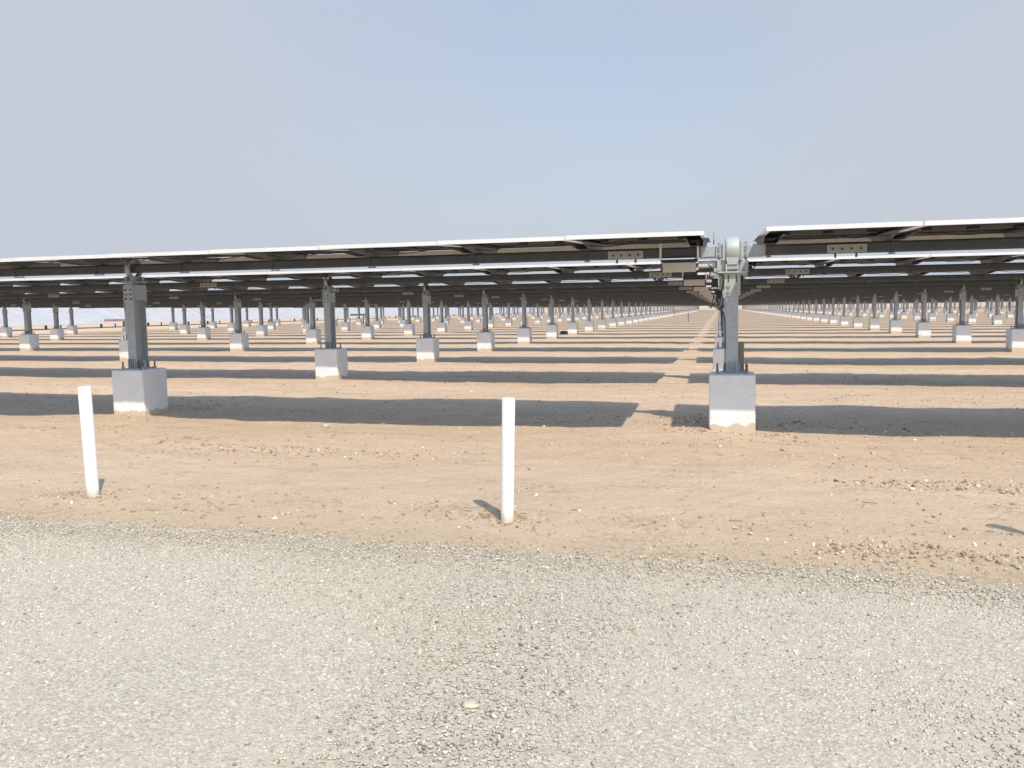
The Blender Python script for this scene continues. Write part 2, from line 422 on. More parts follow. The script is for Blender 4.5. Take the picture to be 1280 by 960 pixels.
# loose stones: each a small irregular hexahedron, half sunk
def stones(name, X, Y, Z, S, mat, tone, flat=0.6):
    n = len(X)
    base = np.array([[x, y, z] for x in (-1, 1) for y in (-1, 1) for z in (-1, 1)], float) * 0.5
    fc = np.array([(0, 1, 3, 2), (4, 6, 7, 5), (0, 4, 5, 1), (2, 3, 7, 6), (0, 2, 6, 4), (1, 5, 7, 3)])
    V = base[None] * rng.uniform(0.55, 1.25, (n, 8, 3))
    V = V * np.stack([rng.uniform(0.8, 1.3, n), rng.uniform(0.6, 1.0, n), rng.uniform(0.7, 1.1, n) * flat], -1)[:, None]
    # random rotation: tilt then spin
    a = rng.uniform(0, 2 * np.pi, n); b = rng.normal(0, 0.5, n)
    cb, sb = np.cos(b)[:, None], np.sin(b)[:, None]
    x, z = V[..., 0] * cb + V[..., 2] * sb, -V[..., 0] * sb + V[..., 2] * cb
    ca, sa = np.cos(a)[:, None], np.sin(a)[:, None]
    x2, y2 = x * ca - V[..., 1] * sa, x * sa + V[..., 1] * ca
    V = np.stack([x2, y2, z], -1) * S[:, None, None]
    V += np.stack([X, Y, Z + S * 0.12], -1)[:, None]
    Fc = (fc[None] + (np.arange(n) * 8)[:, None, None]).reshape(-1, 4)
    return np_mesh(name, V.reshape(-1, 3), Fc, mat, False, np.repeat(tone, 6))
N = 240000
gx = rng.uniform(-6.2, 3.2, N); gy = -3.75 - rng.power(1.0, N) * 3.85
dens = 0.60 + 0.45 * sstep(-5.9, -5.2, gy + 0.25 * vnoise(gx * 0.7, gy * 0.7, 25)) + 0.22 * vnoise(gx * 0.9, gy * 1.2, 21) + 0.25 * vnoise(gx * 3, gy * 3, 22)
edge = road_edge(gx)
u = gy - edge + 0.10
dens *= np.where(u < 0, 1.0, np.exp(-np.clip(u, 0, 5) / 0.085)) * np.where(u > 0, 0.5 + 0.9 * (vnoise(gx * 2.2, gy * 5, 24) > -0.2), 1)
keep = rng.uniform(0, 1, N) < dens
gx, gy = gx[keep], gy[keep]
gs = np.clip(rng.lognormal(math.log(0.0062), 0.28, len(gx)), 0.0035, 0.015)
gz = np.maximum(plane_z(gx) , ground_z(gx, gy))
tag(link('loose_gravel', stones('loose_gravel', gx, gy, gz, gs,
    mat_stones('gravel_stone', [(0, (0.17, 0.155, 0.125)), (0.06, (0.36, 0.328, 0.262)), (0.45, (0.51, 0.47, 0.38)), (0.80, (0.58, 0.54, 0.445)), (1, (0.70, 0.665, 0.57))]),
    rng.uniform(0, 1, len(gx)))), 'loose pale grey gravel covering the road surface', 'gravel', kind='stuff')
# clods and chips on the sand
N = 60000
cx = rng.uniform(-12, 5, N); cy = -4.15 + rng.power(0.9, N) * 13
w = 0.10 + 0.9 * sstep(0.15, 0.75, vnoise(cx * 0.8, cy * 1.6, 31)) * sstep(-0.1, 0.6, vnoise(cx * 2.6, cy * 3.6, 32))
w = np.maximum(w, 0.85 * np.exp(-((cy + 3.75) / 0.30) ** 2))
w = np.maximum(w, 0.8 * sstep(0.1, 0.6, vnoise(cx * 1.5, cy * 2, 33)) * np.exp(-((cy - 0.2) / 0.5) ** 2))
keep = rng.uniform(0, 1, N) < w; cx, cy = cx[keep], cy[keep]
ex, ey = [cx], [cy]
for (ax, ay, n, sx_, sy_) in ((0.95, -2.52, 150, 0.20, 0.07), (1.35, -2.42, 90, 0.18, 0.06), (1.5, -2.62, 60, 0.14, 0.05), (-3.9, -2.0, 380, 0.5, 0.13), (-2.6, -2.0, 160, 0.4, 0.15), (0.55, -3.98, 220, 0.14, 0.07),
        (1.0, -3.98, 200, 0.25, 0.05), (-0.42, 0.30, 420, 0.15, 0.28), (0.55, 0.30, 200, 0.3, 0.2), (-6.3, 0.75, 260, 0.35, 0.35), (-1.6, 0.4, 200, 0.35, 0.3), (-9.8, 1.4, 160, 0.9, 0.35), (1.4, 0.2, 200, 0.4, 0.25),
        (-0.35, -0.32, 110, 0.16, 0.06), (0.33, -0.34, 90, 0.12, 0.05), (-6.7, -0.3, 110, 0.3, 0.06), (-1.22, -3.82, 90, 0.07, 0.05), (-3.9, -3.80, 60, 0.07, 0.05), (0.2, -1.6, 60, 0.4, 0.1), (-0.6, -1.2, 60, 0.3, 0.08), (-3.0, -0.9, 50, 0.5, 0.12)):
    ex.append(rng.normal(ax, sx_, n)); ey.append(rng.normal(ay, sy_, n))
cx, cy = np.concatenate(ex), np.concatenate(ey); big = np.arange(len(cx)) >= len(ex[0])
cs = np.clip(rng.lognormal(math.log(0.0085), 0.5, len(cx)), 0.003, 0.045) * np.where(big, 1.1, 1.0)
cs = np.minimum(cs, np.where(cy < -3.3, 0.022, 0.035))
tag(link('soil_clods', stones('soil_clods', cx, cy, ground_z(cx, cy), cs,
    mat_stones('clod', [(0, (0.22, 0.16, 0.11)), (0.3, (0.40, 0.30, 0.20)), (0.75, (0.52, 0.40, 0.28)), (0.9, (0.64, 0.54, 0.40)), (1, (0.82, 0.78, 0.68))]),
    rng.uniform(0, 1, len(cx)))), 'small soil clods and chips scattered over the sand', 'soil clods', kind='stuff')
# dry straw
tw = MB()
for c0x, c0y, n, sp in ((-4.9, -1.75, 45, 0.42), (-4.2, -2.0, 25, 0.3), (2.0, -1.5, 30, 0.5), (-6.9, -1.4, 16, 0.4), (1.4, -2.6, 18, 0.6), (-1.3, -3.75, 40, 0.12), (-4.03, -3.7, 18, 0.10), (-8.0, -2.6, 22, 0.5), (0.3, -3.9, 26, 1.2), (-3.2, -3.95, 30, 1.3)):
    for i in range(n):
        x = random.gauss(c0x, sp); y = random.gauss(c0y, sp * 0.45); z = float(ground_z(x, y)) + 0.003
        a = random.uniform(0, 6.28); l = random.uniform(0.02, 0.09)
        tw.tube([(x, y, z), (x + l * 0.5 * math.cos(a), y + l * 0.5 * math.sin(a), z + random.uniform(0.002, 0.012)), (x + l * math.cos(a + 0.3), y + l * math.sin(a + 0.3), z)], random.uniform(0.0009, 0.0022), 'twig', 4)
tag(obj('dry_straw', tw), 'dry straw and twigs lying in wisps on the sand', 'straw', kind='stuff')

# ------------------------------------------------------------------ white marker pipes
def pipe(x, y, h, r, lean, label, n=20):
    g = float(ground_z(x, y)); root = MB()
    prof = [(r, -0.12), (r, h - 0.004), (r - 0.003, h), (r - 0.009, h), (r - 0.009, h - 0.16)]
    vs = []; fs = []
    for (rr, z) in prof:
        for k in range(n): a = 2 * math.pi * k / n; vs.append((rr * math.cos(a), rr * math.sin(a), z))
    for i in range(len(prof) - 1):
        for k in range(n): fs.append((i * n + k, i * n + (k + 1) % n, (i + 1) * n + (k + 1) % n, (i + 1) * n + k))
    fs.append(tuple(range(len(prof) * n - n, len(prof) * n)))
    root.add(vs, fs, 'pvc')
    me = root.mesh('marker_pipe'); 
    for p in me.polygons: p.use_smooth = len(p.vertices) == 4
    try: me.set_sharp_from_angle(angle=R(40))
    except Exception: pass
    o = link('marker_pipe', me, None, (x, y, g), (lean[0], lean[1], 0))
    return tag(o, label, 'marker pipe', 'white marker pipes along the road edge')
pipe(-1.222, -3.825, 0.672, 0.035, (0.0, 0.03), 'white round marker pipe with scuffs, standing alone at the middle of the road edge')
pipe(-3.92, -3.79, 0.69, 0.038, (0.0, -0.025), 'white marker pipe in front of the concrete block of the nearest left post')
pipe(1.555, -3.80, 0.67, 0.035, (0.02, 0.0), 'white marker pipe beyond the right edge, only its shadow reaching the sand')

# ------------------------------------------------------------------ posts
def block_mb(h=BLOCK_H, w=BLOCK_W):
    b = MB(); b.box(-w / 2, w / 2, -w / 2, w / 2, -0.15, h, 'concrete', 0.012); return b
def ibeam(b, z0, z1, w, d, t, mat):
    b.box(-w / 2, w / 2, -d / 2, -d / 2 + t, z0, z1, mat); b.box(-w / 2, w / 2, d / 2 - t, d / 2, z0, z1, mat)
    b.box(-t / 2, t / 2, -d / 2 + t, d / 2 - t, z0, z1, mat)
def bolt_mb(x, y, z, mat='rust'):
    b = MB(); b.cyl((x, y, z + 0.045), 0.009, 0.09, 'z', mat, 8); b.cyl((x, y, z + 0.015), 0.02, 0.022, 'z', 'bolt', 6)
    b.cyl((x, y, z + 0.002), 0.026, 0.006, 'z', 'bolt', 10); return b
PW, PD, PT = 0.108, 0.20, 0.011
def support_parts():
    P = {}
    P['concrete_block'] = [block_mb()]
    c = MB(); ibeam(c, BLOCK_H + 0.014, 1.50, PW, PD, PT, 'galv'); P['steel_column'] = [c]
    p = MB(); p.box(-0.11, 0.11, -0.14, 0.14, BLOCK_H, BLOCK_H + 0.014, 'galv')
    P['base_plate'] = [p]
    ribs = []
    for yy in (-0.125, 0.105):
        for xx in (-0.04, -0.014, 0.014, 0.04):
            g = MB(); g.box(xx - 0.003, xx + 0.003, yy, yy + 0.024, BLOCK_H + 0.014, BLOCK_H + 0.12, 'galv'); ribs.append(g)
    P['stiffener_rib'] = ribs
    g1 = MB(); g1.prism([(-0.085, BLOCK_H + 0.014), (-0.0065, BLOCK_H + 0.014), (-0.0065, BLOCK_H + 0.10), (-0.075, BLOCK_H + 0.10)], 'y', -0.03, 0.03, 'galv')
    g2 = MB(); g2.prism([(0.0065, BLOCK_H + 0.014), (0.085, BLOCK_H + 0.014), (0.075, BLOCK_H + 0.10), (0.0065, BLOCK_H + 0.10)], 'y', -0.03, 0.03, 'galv')
    P['gusset'] = [g1, g2]
    P['anchor_bolt'] = [bolt_mb(x, y, BLOCK_H + (0.014 if abs(x) < 0.11 and abs(y) < 0.14 else 0)) for x, y in ((-0.135, -0.1), (0.135, -0.1), (-0.135, 0.1), (0.135, 0.1))]
    h = MB()   # adjustable head: two cheek plates clasping the column top
    h.box(-0.066, 0.066, -0.112, -0.1025, 1.27, 1.475, 'galv'); h.box(-0.066, 0.066, 0.1025, 0.112, 1.27, 1.475, 'galv')
    h.box(-0.068, -0.058, -0.10, 0.10, 1.30, 1.475, 'galv'); h.box(0.058, 0.068, -0.10, 0.10, 1.30, 1.475, 'galv')
    for yy in (-0.116, 0.116):
        for xx in (-0.036, 0.036):
            for zz in (1.315, 1.42): h.cyl((xx, yy, zz), 0.012, 0.012, 'y', 'darksteel', 8)
    h.box(-0.05, -0.01, -0.1145, -0.1125, 1.36, 1.372, 'black'); h.box(0.012, 0.05, -0.1145, -0.1125, 1.36, 1.372, 'black')
    P['head_bracket'] = [h]
    s = MB()   # saddle plate with feet and cut-outs below the ring
    s.box(-0.075, 0.075, -0.13, 0.13, 1.5055, 1.5175, 'galv')
    s.box(-0.055, -0.02, -0.10, -0.06, 1.5175, 1.575, 'galv'); s.box(0.02, 0.055, -0.10, -0.06, 1.5175, 1.575, 'galv')
    s.box(-0.055, -0.02, 0.06, 0.10, 1.5175, 1.575, 'galv'); s.box(0.02, 0.055, 0.06, 0.10, 1.5175, 1.575, 'galv')
    P['saddle'] = [s]
    r = MB(); n = 20; ro, ri = 0.118, 0.092; vs = []; fs = []
    for xx in (-0.028, 0.028):
        for rr in (ro, ri):
            for k in range(n): a = 2 * math.pi * k / n; vs.append((xx, rr * math.cos(a), TUBE_Z + rr * math.sin(a)))
    for k in range(n):
        j = (k + 1) % n
        fs += [(k, j, 2 * n + j, 2 * n + k), (n + k, 3 * n + k, 3 * n + j, n + j), (k, n + k, n + j, j), (2 * n + k, 2 * n + j, 3 * n + j, 3 * n + k)]
    r.add(vs, fs, 'housing'); P['bearing_ring'] = [r]
    return P
def drive_parts():
    P = support_parts(); del P['saddle'], P['bearing_ring']
    c = MB(); ibeam(c, BLOCK_H + 0.014, 1.455, PW, PD, PT, 'galv')
    c.box(-0.055, -0.044, -0.089, 0.089, BLOCK_H + 0.014, 1.2, 'galv'); P['steel_column'] = [c]
    h = MB(); h.box(-0.072, 0.072, -0.1155, -0.1025, 1.245, 1.452, 'housing'); h.box(-0.072, 0.072, 0.1025, 0.1155, 1.245, 1.452, 'housing')
    h.box(-0.072, -0.062, -0.1, 0.1, 1.245, 1.452, 'housing'); h.box(0.062, 0.072, -0.1, 0.1, 1.245, 1.452, 'housing')
    for xx in (-0.036, 0.036):
        for zz in (1.283, 1.335): h.cyl((xx, -0.122, zz), 0.0145, 0.014, 'y', 'bolt', 6); h.cyl((xx, -0.117, zz), 0.021, 0.005, 'y', 'galv', 12)
        h.box(xx - 0.007, xx + 0.007, -0.1175, -0.1157, 1.37, 1.44, 'darksteel')
    P['head_bracket'] = [h]
    p = MB(); p.box(-0.135, 0.135, -0.15, 0.15, 1.4545, 1.4695, 'housing', 0.002)
    for xx in (-0.11, 0.11):
        for yy in (-0.12, 0.12): p.cyl((xx, yy, 1.476), 0.013, 0.014, 'z', 'bolt', 6)
    p.box(-0.045, 0.045, -0.135, 0.135, 1.4695, 1.49, 'darksteel')
    P['mounting_plate'] = [p]
    # slew drive: tall rounded ring housing seen edge on
    s = MB(); n = 36
    pr = [(-0.066, 0.05), (-0.066, 0.098), (-0.064, 0.110), (-0.057, 0.119), (-0.048, 0.1235), (-0.036, 0.125), (0.036, 0.125), (0.048, 0.1235), (0.057, 0.119), (0.064, 0.110), (0.066, 0.098), (0.066, 0.05)]
    vs = []; fs = []
    for (xx, rr) in pr:
        for k in range(n): a = 2 * math.pi * k / n; vs.append((xx, rr * math.cos(a), 1.668 + rr * math.sin(a)))
    for i in range(len(pr) - 1):
        for k in range(n): fs.append((i * n + k, i * n + (k + 1) % n, (i + 1) * n + (k + 1) % n, (i + 1) * n + k))
    fs += [tuple(range(n)), tuple(range(len(vs) - n, len(vs)))[::-1]]
    s.add(vs, fs, 'housing')
    s.prism([(-0.045, 1.4905), (0.045, 1.4905), (0.050, 1.54), (0.058, 1.60), (-0.058, 1.60), (-0.050, 1.54)], 'y', -0.125, 0.125, 'housing')
    s.prism([(-0.047, 1.535), (0.047, 1.535), (0.052, 1.575), (-0.052, 1.575)], 'y', -0.138, -0.1255, 'housing')
    P['slew_drive'] = [s]
    sl_ = []
    for sg in (-1, 1):
        q = MB(); q.box(min(sg * 0.0885, sg * 0.30), max(sg * 0.0885, sg * 0.30), -0.059, 0.059, TUBE_Z - 0.059, TUBE_Z + 0.059, 'galv', 0.012); sl_.append(q)
    P['coupling_sleeve'] = sl_
    def flange(sg):
        f = MB(); f.box(min(sg * 0.0725, sg * 0.088), max(sg * 0.0725, sg * 0.088), -0.095, 0.095, TUBE_Z - 0.09, TUBE_Z + 0.09, 'housing')
        f.box(min(sg * 0.088, sg * 0.15), max(sg * 0.088, sg * 0.15), -0.0735, -0.0665, TUBE_Z - 0.06, TUBE_Z + 0.062, 'galv')
        f.box(min(sg * 0.088, sg * 0.15), max(sg * 0.088, sg * 0.15), 0.0665, 0.0735, TUBE_Z - 0.06, TUBE_Z + 0.062, 'galv')
        for zz in (-0.03, 0.012, 0.04):
            f.cyl((sg * 0.122, -0.08, TUBE_Z + zz), 0.0115, 0.014, 'y', 'bolt', 6)
        for zz in (-0.072, 0.072): f.cyl((sg * 0.122, 0, TUBE_Z + zz), 0.012, 0.022, 'z', 'bolt', 6)
        return f
    P['coupling_flange'] = [flange(-1), flange(1)]
    m = MB(); m.box(-0.145, -0.0595, -0.07, 0.10, 1.4705, 1.585, 'housing', 0.006)
    m2 = MB(); m2.box(0.0595, 0.145, -0.06, 0.10, 1.4705, 1.575, 'housing', 0.006)
    P['gearbox'] = [m, m2]
    mo = MB(); mo.cyl((-0.235, 0.02, 1.545), 0.038, 0.16, 'x', 'alu', 14); mo.cyl((-0.16, 0.02, 1.545), 0.03, 0.03, 'x', 'darksteel', 12)
    mo.box(-0.31, -0.17, -0.02, 0.06, 1.478, 1.505, 'black')
    mo.box(-0.32, -0.19, -0.015, 0.05, 1.452, 1.472, 'alu')
    P['motor'] = [mo]
    k = MB()
    k.box(-0.19, -0.13, -0.02, 0.05, 1.33, 1.41, 'black', 0.004); k.box(-0.15, -0.10, -0.02, 0.05, 1.25, 1.31, 'black', 0.004)
    k.box(-0.125, -0.074, 0.0, 0.06, 1.16, 1.22, 'galv', 0.003)
    k.box(-0.12, -0.074, -0.03, 0.05, 1.30, 1.45, 'housing', 0.003)
    P['connector_box'] = [k]
    ca = MB(); rr = random.Random(3)
    runs = [[(-0.2, 0, 1.50), (-0.17, -0.06, 1.47), (-0.10, -0.11, 1.44), (-0.078, -0.12, 1.40), (-0.09, -0.10, 1.33), (-0.12, -0.07, 1.24), (-0.16, -0.05, 1.18), (-0.20, -0.06, 1.13)],
            [(-0.17, 0, 1.36), (-0.20, -0.05, 1.30), (-0.17, -0.06, 1.24), (-0.18, -0.05, 1.18), (-0.14, -0.06, 1.125), (-0.10, -0.08, 1.115), (-0.075, -0.11, 1.16)],
            [(-0.13, 0, 1.30), (-0.11, -0.06, 1.22), (-0.12, -0.08, 1.15), (-0.09, -0.10, 1.10), (-0.068, -0.09, 1.02), (-0.064, -0.09, 0.8), (-0.066, -0.09, 0.55)],
            [(-0.18, -0.02, 1.40), (-0.21, -0.05, 1.44), (-0.19, -0.07, 1.50), (-0.22, -0.05, 1.545)],
            [(-0.10, 0, 1.27), (-0.085, -0.08, 1.2), (-0.10, -0.09, 1.12), (-0.13, -0.07, 1.17), (-0.15, -0.05, 1.25)],
            [(0.08, -0.02, 1.44), (0.10, -0.05, 1.41), (0.078, -0.08, 1.36)]]
    for r_ in runs:
        pts = []
        for i in range(len(r_) - 1):
            p0, p1, p2, p3 = [Vector(r_[max(0, min(len(r_) - 1, q))]) for q in (i - 1, i, i + 1, i + 2)]
            for u in (0, 0.25, 0.5, 0.75):
                pts.append(0.5 * ((2 * p1) + (p2 - p0) * u + (2 * p0 - 5 * p1 + 4 * p2 - p3) * u * u + (3 * p1 - p0 - 3 * p2 + p3) * u ** 3))
        pts.append(Vector(r_[-1])); ca.tube(pts, 0.0052, 'cable', 5)
    P['cable_bundle'] = [ca]
    a = MB(); a.tube([(-0.17, 0.0, 1.73), (-0.17, 0, 1.78)], 0.005, 'black', 6); a.tube([(-0.17, 0, 1.78), (-0.17, 0, 1.86)], 0.0022, 'black', 6)
    P['antenna'] = [a]
    d = MB(); d.box(0.06, 0.115, 0.12, 0.16, BLOCK_H, 0.80, 'duct', 0.004); P['cable_duct'] = [d]
    return P
def flatten(P):
    m = MB()
    for l in P.values():
        for q in l: m.merge(q)
    return m
def make_post(name, P):
    root = empty(name, (0, 0, 0))
    for part, l in P.items():
        for q in l:
            sm = part in ('bearing_ring', 'cable_bundle')
            o = obj(part, q, root, sm)
            if sm:
                try: o.data.set_sharp_from_angle(angle=R(35))
                except Exception: pass
            if part == 'slew_drive':
                o.data.polygons.foreach_set('use_smooth', [True] * len(o.data.polygons))
                try: o.data.set_sharp_from_angle(angle=R(30))
                except Exception: pass
    return root
SP, DP = support_parts(), drive_parts()
support0 = make_post('support_post', SP); drive0 = make_post('drive_post', DP)
scan(support0); scan(drive0)
def simple_post(drive=False):
    m = MB(); m.merge(block_mb()); ibeam(m, BLOCK_H, 1.50, PW, PD, 0.016, 'galv')
    m.box(-0.066, 0.066, -0.112, 0.112, 1.28, 1.475, 'galv'); m.cyl((0, 0, TUBE_Z), 0.115, 0.06, 'x', 'housing', 12)
    m.box(-0.05, 0.05, -0.09, 0.09, 1.475, 1.56, 'galv')
    m.cyl((-0.135, -0.1, BLOCK_H + 0.045), 0.012, 0.09, 'z', 'rust', 5); m.cyl((0.135, -0.1, BLOCK_H + 0.045), 0.012, 0.09, 'z', 'rust', 5)
    if drive:
        m.box(-0.07, 0.07, -0.14, 0.14, 1.49, 1.80, 'housing'); m.box(-0.135, 0.135, -0.15, 0.15, 1.4545, 1.4695, 'housing')
        m.box(-0.3, -0.08, -0.05, 0.05, 1.49, 1.58, 'darksteel'); m.box(-0.15, -0.08, -0.04, 0.04, 1.15, 1.42, 'black')
    return m
sp_me, dp_me = simple_post().mesh('support_post'), simple_post(True).mesh('drive_post')

# camera projection used only to rank the posts by how large they show
ca_, sa_ = math.cos(YAW), math.sin(YAW)
def seen(x, y):
    dx, dy = x - CAM_X, y - CAM_Y
    d = -sa_ * dx + ca_ * dy; u = ca_ * dx + sa_ * dy
    return (d > 0.5 and abs(u / d) < 0.68), d
def place(o, x, y, k):
    g = float(plane_z(x)) + (0.0 if k == 0 else random.uniform(-0.012, 0.012))
    o.location = (x, y, g); o.rotation_euler = (R(random.uniform(-0.25, 0.25)), R(random.uniform(-0.2, 0.2)), R(random.uniform(-0.8, 0.8)) if k else 0)
DETAIL = 6
spots = []
for k in range(NROWS):
    for side, first in ((-1, FIRST_L), (1, FIRST_R)):
        for n in range(5):
            x = side * (first + n * COLSP); y = k * PITCH_Y
            ok, d = seen(x, y); spots.append((0 if ok else 1, d, x, y, k, side, n + 1))
for k in range(16, NROWS):
    for n in range(5):
        x = 56 + n * COLSP; y = k * PITCH_Y; ok, d = seen(x, y); spots.append((2, d, x, y, k, 1, n + 8))
spots.sort()
stuff = MB(); lowpost = MB()
lowpost.box(-.21, .21, -.21, .21, -.1, BLOCK_H, 'concrete'); lowpost.box(-.05, .05, -.1, .1, BLOCK_H, 1.6, 'galv')
first = True; ind = 0
for (v, d, x, y, k, side, n) in spots:
    if v == 0 and ind < 300:
        ind += 1
        if k < DETAIL:
            if first: o = support0; first = False
            else: o = copy_tree(support0)
        else:
            o = link('support_post', sp_me)
        place(o, x, y, k)
        sd = 'left' if side < 0 else 'right'
        if k == 0: lab = 'nearest grey support post on the left, its white block behind the left marker pipe'
        else: lab = 'steel post on white block, %s %s of the drive posts, %s row back' % (ordn(n), sd, ordn(k + 1))
        tag(o, lab, 'support post', 'support posts standing on white concrete blocks')
    else:
        stuff.merge(lowpost, (x, y, float(plane_z(x))))
tag(obj('far_support_posts', stuff), 'mass of tiny far posts on white blocks under the last rows of panels', 'support posts', kind='stuff')
for k in range(NROWS):
    y = k * PITCH_Y
    if k == 0: o = drive0
    elif k < DETAIL: o = copy_tree(drive0)
    else: o = link('drive_post', dp_me)
    place(o, 0, y, k)
    lab = 'large drive post with rounded slew drive and black cables on the nearest white block' if k == 0 else 'drive post in the aisle line, %s row back, seen behind the large drive post' % ordn(k + 1)
    tag(o, lab, 'drive post', 'drive posts in a line along the aisle')

# ------------------------------------------------------------------ panel tables
MZ0, MZ1 = 0.112, 0.147     # module frame above the tube centre
def module_parts():
    g = MB(); g.box(-0.561, 0.561, Y0 + 0.006, Y1 - 0.006, MZ1 - 0.009, MZ1 - 0.002, 'cells')
    f = MB(); w = 0.567; t = 0.004
    f.box(-w, w, Y0, Y0 + t, MZ0, MZ1, 'alu'); f.box(-w, w, Y1 - t, Y1, MZ0, MZ1, 'alu')
    f.box(-w, -w + t, Y0 + t, Y1 - t, MZ0, MZ1, 'alu'); f.box(w - t, w, Y0 + t, Y1 - t, MZ0, MZ1, 'alu')
    f.box(-w + t, w - t, Y0 + t, Y0 + 0.03, MZ0, MZ0 + 0.003, 'alu'); f.box(-w + t, w - t, Y1 - 0.03, Y1 - t, MZ0, MZ0 + 0.003, 'alu')
    f.box(-w + t, -w + 0.03, Y0 + 0.03, Y1 - 0.03, MZ0, MZ0 + 0.003, 'alu'); f.box(w - 0.03, w - t, Y0 + 0.03, Y1 - 0.03, MZ0, MZ0 + 0.003, 'alu')
    js = []
    for xx in (-0.36, 0.0, 0.36):
        j = MB(); j.box(xx - 0.038, xx + 0.038, -0.335, -0.245, MZ1 - 0.031, MZ1 - 0.0095, 'black', 0.003)
        js.append(j)
    return g, f, js
GM, FM, JM = module_parts()
g_me, f_me = GM.mesh('solar_module'), FM.mesh('frame'); j_me = [j.mesh('junction_box') for j in JM]
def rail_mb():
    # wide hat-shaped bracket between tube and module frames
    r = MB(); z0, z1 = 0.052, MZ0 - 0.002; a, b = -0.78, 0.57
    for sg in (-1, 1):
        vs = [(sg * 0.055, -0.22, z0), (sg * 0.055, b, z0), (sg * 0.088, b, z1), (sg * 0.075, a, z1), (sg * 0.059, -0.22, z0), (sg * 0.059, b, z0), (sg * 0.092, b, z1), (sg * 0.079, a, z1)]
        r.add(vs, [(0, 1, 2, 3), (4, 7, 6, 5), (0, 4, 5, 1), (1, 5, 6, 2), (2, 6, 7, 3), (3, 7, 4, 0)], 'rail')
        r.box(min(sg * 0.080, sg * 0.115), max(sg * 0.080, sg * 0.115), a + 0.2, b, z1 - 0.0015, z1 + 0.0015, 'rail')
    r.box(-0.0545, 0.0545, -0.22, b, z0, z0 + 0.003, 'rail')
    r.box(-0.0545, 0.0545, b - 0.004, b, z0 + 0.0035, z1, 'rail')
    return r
def strap_mb():
    s = MB(); r = 0.0545
    s.box(-0.006, 0.006, -r - 0.004, -r, -r, 0.075, 'darksteel'); s.box(-0.006, 0.006, r, r + 0.004, -r, 0.075, 'darksteel')
    s.box(-0.022, 0.022, -r - 0.004, r + 0.004, -r - 0.010, -r - 0.001, 'darksteel'); return s
RAIL, STRAP = rail_mb(), strap_mb()
rail_me, strap_me = RAIL.mesh('rail'), STRAP.mesh('tube_clamp')
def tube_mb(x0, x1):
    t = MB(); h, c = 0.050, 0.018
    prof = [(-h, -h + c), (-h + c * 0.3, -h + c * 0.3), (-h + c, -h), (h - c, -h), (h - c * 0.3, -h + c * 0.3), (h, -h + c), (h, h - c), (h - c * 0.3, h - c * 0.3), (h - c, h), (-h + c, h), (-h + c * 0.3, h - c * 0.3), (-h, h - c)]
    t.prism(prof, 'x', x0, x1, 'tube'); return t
def splice_mb(x):
    s = MB(); s.box(x - 0.17, x + 0.17, -0.060, -0.0535, -0.046, 0.030, 'splice'); s.box(x - 0.17, x + 0.17, 0.0535, 0.060, -0.046, 0.030, 'splice')
    s.box(x - 0.17, x + 0.17, -0.053, 0.053, 0.0505, 0.0515, 'splice')
    for q in (-0.12, -0.04, 0.04, 0.12):
        s.cyl((x + q, -0.067, -0.010), 0.0125, 0.014, 'y', 'darksteel', 6); s.cyl((x + q, -0.0615, -0.010), 0.018, 0.003, 'y', 'bolt', 10)
    for q in (-0.09, 0.09):
        s.cyl((x + q, 0.0, -0.068), 0.011, 0.034, 'z', 'darksteel', 6)
    return s
SPL = [1.0, 9.0, 17.0, 25.2, 33.3]
tilt_frames = {}
def end_x(side): return side * (GAP + NMOD * MOD)
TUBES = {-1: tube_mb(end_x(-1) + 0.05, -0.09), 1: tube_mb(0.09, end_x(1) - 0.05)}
CTRL, COVER = MB(), MB()
CTRL.box(-0.645, -0.335, -0.085, 0.075, -0.185, -0.092, 'box', 0.005); COVER.box(-0.66, -0.32, -0.10, 0.09, -0.0915, -0.064, 'black', 0.003)
COVER.box(-0.665, -0.648, -0.08, 0.02, -0.17, -0.095, 'red')
STRAPW = MB(); STRAPW.box(-0.675, -0.655, -0.0745, -0.070, -0.066, 0.095, 'alu'); STRAPW.box(-0.325, -0.305, -0.0745, -0.070, -0.066, 0.095, 'alu')
def build_table(side, near=False):
    root = empty('solar_table', (0, 0, 0))
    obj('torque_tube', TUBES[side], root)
    for s in SPL: obj('tube_splice', splice_mb(side * s), root)
    for i in range(NMOD):
        x = side * (GAP + (i + 0.5) * MOD)
        g = link('solar_module', g_me, root, (x, 0, 0), (R(1.5) * min(1, i / 7) if near and side < 0 else 0, 0, 0)); f = link('frame', f_me, g)
        for jm in j_me: link('junction_box', jm, g)
    for i in range(NMOD + 1):
        x = side * (GAP + i * MOD) + (side * 0.09 if i == 0 else 0) - (side * 0.09 if i == NMOD else 0)
        link('rail', rail_me, root, (x, 0, 0)); link('tube_clamp', strap_me, root, (x, 0, 0))
    if near:
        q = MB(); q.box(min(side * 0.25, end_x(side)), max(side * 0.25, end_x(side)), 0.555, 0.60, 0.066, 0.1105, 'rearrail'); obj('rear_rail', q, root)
    cb = MB(); rr = random.Random(5 + side); pts = []
    for i in range(NMOD):
        for u in range(10):
            x = GAP + (i + u / 10) * MOD; sag = 0.0 if u == 0 else 0.035 * math.sin(math.pi * u / 10) * rr.uniform(0.2, 1.3)
            pts.append((side * (x + 0.1), -0.30 + 0.03 * math.sin(x * 3), MZ0 - 0.008 - sag))
    cb.tube(pts, 0.0042, 'cable', 4); co_ = obj('module_cable', cb, root)
    if side < 0:
        c = obj('controller_box', CTRL, root); obj('cover', COVER, c); obj('hanger_strap', STRAPW, root)
    return root
